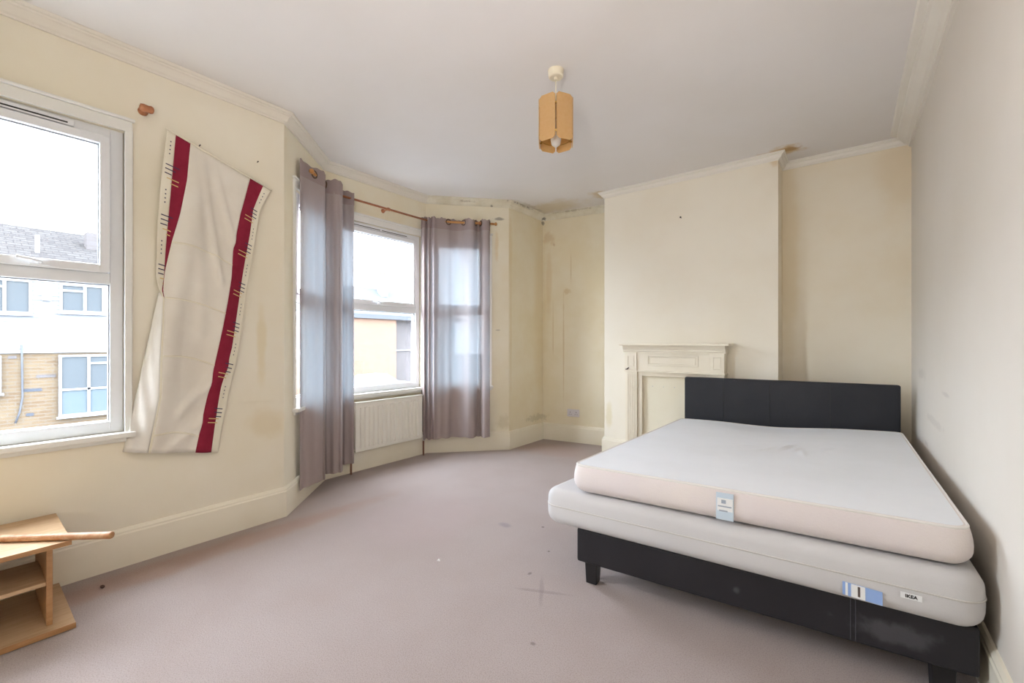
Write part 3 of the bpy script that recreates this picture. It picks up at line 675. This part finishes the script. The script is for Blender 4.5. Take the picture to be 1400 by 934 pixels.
def bsurf(U, v, lift=0.):
    k = min(int(U), 4); t = U - k; y0, z0 = lerp_curve(CS[k], v); y1, z1 = lerp_curve(CS[k + 1], v)
    y, z = y0 + (y1 - y0) * t, z0 + (z1 - z0) * t
    s = (y - .6)
    env = min(1, v * 4)
    w_ = .030 + env * (.013 * math.sin(s * 30 + 6 * v) + .010 * math.sin(s * 15 - 9 * v + 1.2) + .005 * math.sin(s * 52 + 13 * v)) * (1 - .35 * v)
    for (ya, za, yb, zb_, h, sg) in ((.86, 2.24, .95, 1.5, .024, .020), (.92, 2.2, 1.02, 1.75, .022, .016), (.84, 2.2, .86, 1.2, .010, .03), (.75, .75, 1.0, 1.02, .022, .022), (.68, .55, .9, .72, .016, .022)):
        tt = max(0, min(1, ((y - ya) * (yb - ya) + (z - za) * (zb_ - za)) / ((yb - ya) ** 2 + (zb_ - za) ** 2)))
        dd = math.hypot(y - ya - (yb - ya) * tt, z - za - (zb_ - za) * tt); w_ += h * math.exp(-(dd / sg) ** 2) * env
    if v > .35 and U < 2.6: w_ += .022 * min(1, (v - .35) * 4) * max(0, 1 - (y - lerp_curve(cL_, v)[0]) / .1)
    return (-2.945 + max(w_, .008) + lift, y, z)
ban = thing('wall_hanging', 'crumpled cream cloth hanging with two dark red stripes on the left wall', 'wall hanging', (-2.945, .93, .5))
BN = (-2.945, .93, .5)
def strip(name, U0, U1, nu, m, lift=0., v0=0., v1=1., nv=70):
    b = MB().grid([[bsurf(U0 + (U1 - U0) * j / nu, v0 + (v1 - v0) * i / nv, lift) for j in range(nu + 1)] for i in range(nv + 1)])
    return shift(b, BN).build(name, m, ban, smooth=True, solid=.0016)
strip('cloth', 2, 3, 40, M['banner']); strip('border', 0, 1, 6, M['border']); strip('border', 4, 5, 6, M['border'])
strip('red_stripe', 1, 2, 10, M['red'], v1=.52, nv=40); strip('red_stripe', 3, 4, 12, M['red'])
strip('border', 1, 2, 4, M['border'], v0=.52, nv=30)
for vs_ in (.335, .515, .70, .945):
    sb = MB().grid([[bsurf(2 + j / 30, vs_ + dv - .012 * math.sin(j * .1), .0022) for j in range(31)] for dv in (0, .005)])
    shift(sb, BN).build('seam', M['border'], ban, smooth=True, solid=.0016)
# folded-back edge at the lower left shows the white lining
cF = [(.668, 1.417), (.63, 1.196), (.58, .908), (.551, .743), (.524, .587)]
rows = []
for i in range(31):
    t = i / 30; yF, zF = lerp_curve(cF, t); v = .5105 + (1 - .5105) * t; X0 = bsurf(0, v, -.003); row = []
    for j in range(11):
        s = j / 10; y = X0[1] + (yF - X0[1]) * s; z = X0[2] + (zF - X0[2]) * s
        row.append((X0[0] + (-2.945 + .014 - X0[0]) * s ** 1.3 + .012 * math.sin(8 * s + 22 * t) * t * s, y, z))
    rows.append(row)
shift(MB().grid(rows), BN).build('turned_back_lining', M['lining'], ban, smooth=True, solid=.0016)
q0, q1 = bsurf(0, 0, .002), bsurf(5, 0, .002)
shift(MB().tube([(q0[0], q0[1] - .005, q0[2] + .003), (q1[0], q1[1] + .005, q1[2] - .001)], .006, 8), BN).build('hanging_rod', M['border'], ban, smooth=True)
for nm, U, dz in (('nail', 2.15, .012),):
    q = bsurf(U, 0, 0); shift(MB().tube([(-2.945, q[1], q[2] + dz), (-2.915, q[1], q[2] + dz + .004)], .003, 6), BN).build('nail', M['nail'], ban)
q = bsurf(3.9, 0, 0)
# stitched dashes and dots
dk, gd = MB(), MB()
def dash(b, Ua, Ub, v, h=.0032):
    n = 4; b.grid([[bsurf(Ua + (Ub - Ua) * j / n, v + dv, .0022) for j in range(n + 1)] for dv in (0, h)])
for vv in (.10, .235, .385, .535, .685, .845):
    for k in range(3): dash(dk, 3.75 + .04 * k, 4.62, vv + .014 * k)
    for k in range(2): dash(gd, 3.35, 4.35 - .1 * k, vv + .036 + .014 * k)
for vv in (.105, .265, .42):
    for k in range(3): dash(dk, .25, 1.45 - .25 * k, vv + .014 * k)
    for k in range(2): dash(gd, .5 + .4 * k, 1.5, vv + .042 + .014 * k)
for vv in (.025, .17, .31, .46, .61, .765):
    for k in range(4): dash(dk, 4.40, 4.50, vv + .013 * k, .004)
for vv in (.03, .185, .345):
    for k in range(4): dash(dk, .46, .58, vv + .013 * k, .004)
tag(shift(dk, BN).build('dark_stitching', M['thread_dark'], ban), kind='stuff'); tag(shift(gd, BN).build('gold_stitching', M['thread_gold'], ban), kind='stuff')

# ------------------------------------------------------------------ low shelf unit and loose pole
un = thing('shelf_unit', 'low beech laminate shelf unit standing under the big window', 'shelf unit', (-2.68, -.14, 0))
def ub(name, x0, x1, y0, y1, z0, z1, m=M['beech'], bevel=.002): return MB().box(x0 + 2.68, x1 + 2.68, y0 + .14, y1 + .14, z0, z1).build(name, m, un, bevel=bevel)
ub('base_board', -2.918, -2.452, -.575, .295, 0.004, .024)
ub('top_board', -2.918, -2.47, -.57, .285, .335, .353)
for y in (.218, -.52): ub('upright', -2.90, -2.506, y, y + .018, .024, .335, M['beech_edge'])
ub('shelf', -2.79, -2.512, -.502, .218, .182, .198)
ub('edge_strip', -2.4525, -2.450, -.575, .295, .004, .024, M['beech_edge'], 0)
ub('edge_strip', -2.4705, -2.468, -.57, .285, .335, .353, M['beech_edge'], 0)
lp = thing('wooden_pole', 'loose bare wooden pole lying across the low shelf unit', 'pole', (-2.6, .1, .353))
e0, e1 = Vector((-2.36, .385, .3675)), Vector((-3.02, -.14, .3675)); e1 = Vector((-2.88, -.03, .3675)); e1 = e0 + (Vector((-2.66, .105, .3675)) - e0).normalized() * .36
e1 = e0 + (Vector((-2.66, .1135, .3675)) - e0).normalized() * .62
LPO = Vector((-2.6, .1, .353))
MB().tube([e0 - LPO, e1 - LPO], .014, 16).build('rod', M['dowel'], lp, smooth=False)
dd_ = (e0 - e1).normalized()
MB().tube([e0 - LPO, e0 + dd_ * .004 - LPO, e0 + dd_ * .006 - LPO], [.014, .0125, .006], 16).build('end_grain', M['beech_edge'], lp)

# ------------------------------------------------------------------ pendant lamp
px, py = -1.283, 2.045
pd = thing('pendant_lamp', 'amber panelled pendant lampshade hanging from the ceiling', 'lamp', (px, py, CH))
MB().lathe([(.004, -.052), (.010, -.050), (.012, -.040), (.036, -.040), (.0405, -.036), (.042, -.030), (.043, -.006), (.044, 0)], (0, 0, 0), 32).build('ceiling_rose', M['rose'], pd)
MB().tube([(0, 0, -.04), (0, 0, -.20)], .0032, 8).build('cord', M['rose'], pd, smooth=True)
lh = MB().lathe([(.008, -.185), (.014, -.19), (.016, -.22), (.019, -.23), (.019, -.27), (.014, -.275)], (0, 0, 0), 16).build('lamp_holder', M['rose'], pd, smooth=True)
MB().lathe([(.012, -.272), (.014, -.30), (.024, -.35), (.03, -.385), (.024, -.412), (.008, -.425)], (0, 0, 0), 18).build('bulb', M['bulb'], pd, smooth=True)
zt_, zb_ = -.172, -.418; rad_h = .090; hw = .048; ch = .013
view = math.atan2(-py, -px)
for zz in (-.228, -.378):
    MB().tube([(rad_h * .96 * math.cos(a), rad_h * .96 * math.sin(a), zz) for a in [2 * math.pi * k / 24 for k in range(24)]], .002, 6, closed=True).build('carrier_ring', M['brass'], pd, smooth=True)
for k in range(3):
    a = view + k * 2 * math.pi / 3; MB().tube([(0, 0, -.228), (rad_h * .95 * math.cos(a), rad_h * .95 * math.sin(a), -.228)], .002, 6).build('carrier_arm', M['brass'], pd)
pan = None
for k in range(6):
    a = view + math.radians(30) + k * math.pi / 3
    if pan is None:
        pl_ = [(-hw + ch, zb_), (hw - ch, zb_), (hw, zb_ + ch), (hw, zt_ - ch), (hw - ch, zt_), (-hw + ch, zt_), (-hw, zt_ - ch), (-hw, zb_ + ch)]
        b = MB(); n = 8; b.v = [(0, x, z) for x, z in pl_] + [(.0035, x, z) for x, z in pl_]
        b.f = [tuple(range(8)), tuple(range(8, 16))] + [(i, (i + 1) % 8, 8 + (i + 1) % 8, 8 + i) for i in range(8)]
        pan = b.build('shade_panel', M['amber'], pd); o = pan
    else: o = twin(pan, pd)
    o.location = (rad_h * math.cos(a), rad_h * math.sin(a), 0); o.rotation_euler = (0, 0, a)
for k in range(6):
    a = view + k * math.pi / 3; r_ = rad_h / math.cos(math.radians(30)) * .955
    for zz in (-.228, -.378): MB().tube([(r_ * math.cos(a) * .93, r_ * math.sin(a) * .93, zz), (r_ * math.cos(a) * 1.03, r_ * math.sin(a) * 1.03, zz)], .005, 8).build('clip', M['brass'], pd)

# ------------------------------------------------------------------ socket, nails, crumbs
_, d6, n6, _ = seg(6); t6 = .385
sc_ = P[6] + d6 * t6
so = thing('wall_socket', 'white double wall socket above the alcove baseboard', 'socket', (sc_.x, sc_.y, .335), math.atan2(d6.y, d6.x))
MB().box(-.073, .073, -.010, 0, -.043, .043).build('plate', M['socket'], so, bevel=.004)
for x in (-.036, .036):
    MB().box(x * .45 - .006 + (x > 0) * .0, x * .45 + .006, -.013, -.010, .012, .032).build('switch', M['socket'], so, bevel=.001)
    h = MB(); h.box(x - .003, x + .003, -.0106, -.0098, .004, .014); h.box(x - .015, x - .009, -.0106, -.0098, -.018, -.012); h.box(x + .009, x + .015, -.0106, -.0098, -.018, -.012)
    h.build('pin_holes', M['dark'], so)
def nail(x, y, z, dx, dy, label, r=.004, ln=.02):
    o = MB().tube([(0, 0, 0), (dx * ln, dy * ln, .002), (dx * (ln + .003), dy * (ln + .003), .002)], [r * .6, r * .6, r * 1.4], 8).build('wall_nail', M['nail'], loc=(x, y, z))
    tag(o, label, 'nail')
nail(-1.195, 4.03, 2.275, 0, -1, 'dark nail in the chimney breast high above the mantel shelf', .006)
nail(-2.945, 1.165, 2.285, 1, 0, 'tiny nail in the wall above the right end of the cloth hanging', .003, .012)
cr = MB().lathe([(.003, 0), (.011, .003), (.012, .008), (.006, .012)], (0, 0, 0), 7).build('floor_crumb', M['crumb'], loc=(-2.76, .42, 0)); cr.scale = (1.5, .7, .7)
tag(cr, 'dark crumb on the carpet beside the shelf unit', 'crumb')
pp_ = MB().hexa([(0, 0, .001), (.014, .003, .001), (.012, .012, .001), (.002, .01, .001), (.002, .002, .009), (.012, .004, .006), (.011, .01, .008), (.004, .009, .011)]).build('paper_scrap', M['paper'], loc=(-1.705, 1.55, 0))
tag(pp_, 'tiny white scrap of paper on the open carpet', 'scrap')

# ------------------------------------------------------------------ outdoors
GZ = -2.2
tag(MB().box(-90, 60, -60, 90, GZ - .2, GZ).build('street_ground', M['asphalt']), kind='structure')
HX = -21.0
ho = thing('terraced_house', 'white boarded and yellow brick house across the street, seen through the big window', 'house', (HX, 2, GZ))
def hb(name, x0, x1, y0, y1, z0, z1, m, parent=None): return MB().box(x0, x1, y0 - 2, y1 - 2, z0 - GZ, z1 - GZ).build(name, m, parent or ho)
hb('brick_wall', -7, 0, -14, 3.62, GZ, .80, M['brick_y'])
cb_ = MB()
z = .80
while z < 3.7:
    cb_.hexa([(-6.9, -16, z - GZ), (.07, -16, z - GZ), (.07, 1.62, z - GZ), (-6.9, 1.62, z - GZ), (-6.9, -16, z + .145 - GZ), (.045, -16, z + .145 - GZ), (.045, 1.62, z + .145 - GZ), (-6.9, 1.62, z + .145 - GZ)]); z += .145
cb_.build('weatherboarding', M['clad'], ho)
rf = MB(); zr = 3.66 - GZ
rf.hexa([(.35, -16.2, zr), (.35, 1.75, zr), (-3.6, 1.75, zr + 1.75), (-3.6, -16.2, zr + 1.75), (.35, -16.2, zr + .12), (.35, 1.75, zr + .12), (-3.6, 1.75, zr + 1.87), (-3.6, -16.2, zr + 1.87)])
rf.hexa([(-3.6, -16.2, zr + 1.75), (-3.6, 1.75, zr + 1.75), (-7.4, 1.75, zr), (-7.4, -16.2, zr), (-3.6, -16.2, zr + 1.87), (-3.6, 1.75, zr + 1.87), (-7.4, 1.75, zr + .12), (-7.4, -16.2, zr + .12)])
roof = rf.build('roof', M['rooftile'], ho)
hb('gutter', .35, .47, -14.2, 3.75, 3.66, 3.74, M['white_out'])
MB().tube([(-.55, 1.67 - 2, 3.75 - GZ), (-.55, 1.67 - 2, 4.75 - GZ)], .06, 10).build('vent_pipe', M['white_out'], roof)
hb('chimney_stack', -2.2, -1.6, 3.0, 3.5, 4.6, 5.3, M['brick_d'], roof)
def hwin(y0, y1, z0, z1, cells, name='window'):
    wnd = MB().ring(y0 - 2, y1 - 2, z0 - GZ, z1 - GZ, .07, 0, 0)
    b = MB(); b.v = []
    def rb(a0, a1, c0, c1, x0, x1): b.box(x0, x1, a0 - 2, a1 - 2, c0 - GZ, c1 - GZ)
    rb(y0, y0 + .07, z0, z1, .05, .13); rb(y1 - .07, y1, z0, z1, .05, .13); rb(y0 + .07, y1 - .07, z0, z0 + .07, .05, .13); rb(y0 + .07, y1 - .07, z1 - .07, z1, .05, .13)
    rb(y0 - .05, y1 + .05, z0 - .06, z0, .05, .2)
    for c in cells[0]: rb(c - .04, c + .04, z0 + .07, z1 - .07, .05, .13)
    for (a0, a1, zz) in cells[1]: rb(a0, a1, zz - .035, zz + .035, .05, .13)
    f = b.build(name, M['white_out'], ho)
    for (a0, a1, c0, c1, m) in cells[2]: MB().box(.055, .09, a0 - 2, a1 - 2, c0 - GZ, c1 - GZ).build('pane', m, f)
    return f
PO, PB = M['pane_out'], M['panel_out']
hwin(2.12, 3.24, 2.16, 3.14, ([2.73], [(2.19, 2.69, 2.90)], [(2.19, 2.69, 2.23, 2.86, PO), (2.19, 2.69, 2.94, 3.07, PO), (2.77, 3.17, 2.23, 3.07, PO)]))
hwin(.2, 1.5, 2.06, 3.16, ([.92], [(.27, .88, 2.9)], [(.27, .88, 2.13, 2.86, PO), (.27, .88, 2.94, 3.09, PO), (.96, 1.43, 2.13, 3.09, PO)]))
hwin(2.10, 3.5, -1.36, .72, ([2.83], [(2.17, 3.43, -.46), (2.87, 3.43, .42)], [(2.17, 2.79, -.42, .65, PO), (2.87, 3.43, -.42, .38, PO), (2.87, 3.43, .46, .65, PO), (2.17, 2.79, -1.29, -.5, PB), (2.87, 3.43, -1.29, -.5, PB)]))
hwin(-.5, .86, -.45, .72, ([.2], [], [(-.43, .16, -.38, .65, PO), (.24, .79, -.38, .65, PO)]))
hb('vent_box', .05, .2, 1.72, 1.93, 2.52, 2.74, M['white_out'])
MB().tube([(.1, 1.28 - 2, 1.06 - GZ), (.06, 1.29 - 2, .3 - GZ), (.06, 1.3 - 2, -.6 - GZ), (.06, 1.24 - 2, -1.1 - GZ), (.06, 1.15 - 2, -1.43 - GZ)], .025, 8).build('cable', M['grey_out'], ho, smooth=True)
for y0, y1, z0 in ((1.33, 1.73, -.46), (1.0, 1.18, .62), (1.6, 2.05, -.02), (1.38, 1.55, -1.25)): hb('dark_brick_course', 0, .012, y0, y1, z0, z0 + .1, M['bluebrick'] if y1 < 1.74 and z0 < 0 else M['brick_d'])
# house seen through the bay
h2 = thing('brick_house', 'orange brick house end seen through the lower pane of the middle bay window', 'house', (-26, 17, GZ))
def h2b(name, x0, x1, y0, y1, z0, z1, m, parent=None): return MB().box(x0, x1, y0 - 17, y1 - 17, z0 - GZ, z1 - GZ).build(name, m, parent or h2)
h2b('wall', -8, 0, 10, 19.67, GZ, 2.78, M['brick_o']); h2b('side_wing', -8, -.4, 19.67, 26, GZ, 2.78, M['brick_d'])
h2b('band_course', -.4, -.3, 19.67, 26, .5, .6, M['white_out']); h2b('gutter', -.1, .25, 9.8, 26.2, 2.78, 2.98, M['grey_out'])
rf = MB(); zr = 2.98 - GZ
rf.hexa([(.2, -7.2, zr), (.2, 9.2, zr), (-4, 9.2, zr + 1.3), (-4, -7.2, zr + 1.3), (.2, -7.2, zr + .1), (.2, 9.2, zr + .1), (-4, 9.2, zr + 1.4), (-4, -7.2, zr + 1.4)]).build('roof', M['slate'], h2)
hf = thing('distant_house', 'faint far house with chimney above the orange brick house', 'house', (-36, 25, GZ))
MB().box(-5, 0, -6, 6, 0, 6.5).build('wall', M['brick_d'], hf)
rf = MB(); rf.hexa([(.3, -6.2, 6.5), (.3, 6.2, 6.5), (-2.6, 6.2, 8.8), (-2.6, -6.2, 8.8), (.3, -6.2, 6.6), (.3, 6.2, 6.6), (-2.6, 6.2, 8.9), (-2.6, -6.2, 8.9)]); r2 = rf.build('roof', M['slate'], hf)
MB().box(-2.2, -1.4, 1.5, 2.3, 8.0, 10.2).build('chimney_stack', M['clad'], r2)
for y in (1.7, 2.1): MB().lathe([(.13, 10.2), (.11, 10.6)], (-1.8, y, 0), 10).build('chimney_pot', M['brick_o'], r2)
car = thing('parked_car', 'pale silver parked car below the orange brick house', 'car', (-22.5, 15.2, GZ))
prof = [(-2.1, .3), (-2.15, .7), (-1.95, .85), (-1.1, .95), (-.55, 1.42), (.7, 1.45), (1.5, 1.0), (2.05, .92), (2.15, .6), (2.1, .3)]
b = MB(); rows = []
for x, k in ((-.85, .96), (-.7, 1), (.7, 1), (.85, .96)): rows.append([(x * (1 if z < 1 else .86), y, z * k) for y, z in prof])
b.grid(rows); n = len(prof); b.f += [tuple(range(n)), tuple(range(3 * n, 4 * n))]; b.build('body', M['carpaint'], car)
for x in (-.72, .72):
    for y in (-1.3, 1.3): MB().lathe([(.3, -.1), (.32, -.08), (.32, .08), (.3, .1)], (x, y, .32), 18, 'x').build('wheel', M['dark'], car)

# daylight portals at the glazing (sampling guides only, they emit nothing)
for k, (i, U) in enumerate(((1, W1), (2, WL), (3, WM), (4, WR))):
    a, d, n, L = seg(i); c = a + d * (U[0] + U[1]) / 2 - n * .10
    ld = bpy.data.lights.new('window_portal', 'AREA'); ld.shape = 'RECTANGLE'; ld.size = U[1] - U[0]; ld.size_y = ZT - ZB; ld.cycles.is_portal = True
    o = bpy.data.objects.new('window_portal', ld); COL.objects.link(o); o.location = (c.x, c.y, (ZB + ZT) / 2)
    o.rotation_euler = Vector((n.x, n.y, 0)).to_track_quat('-Z', 'Z').to_euler()
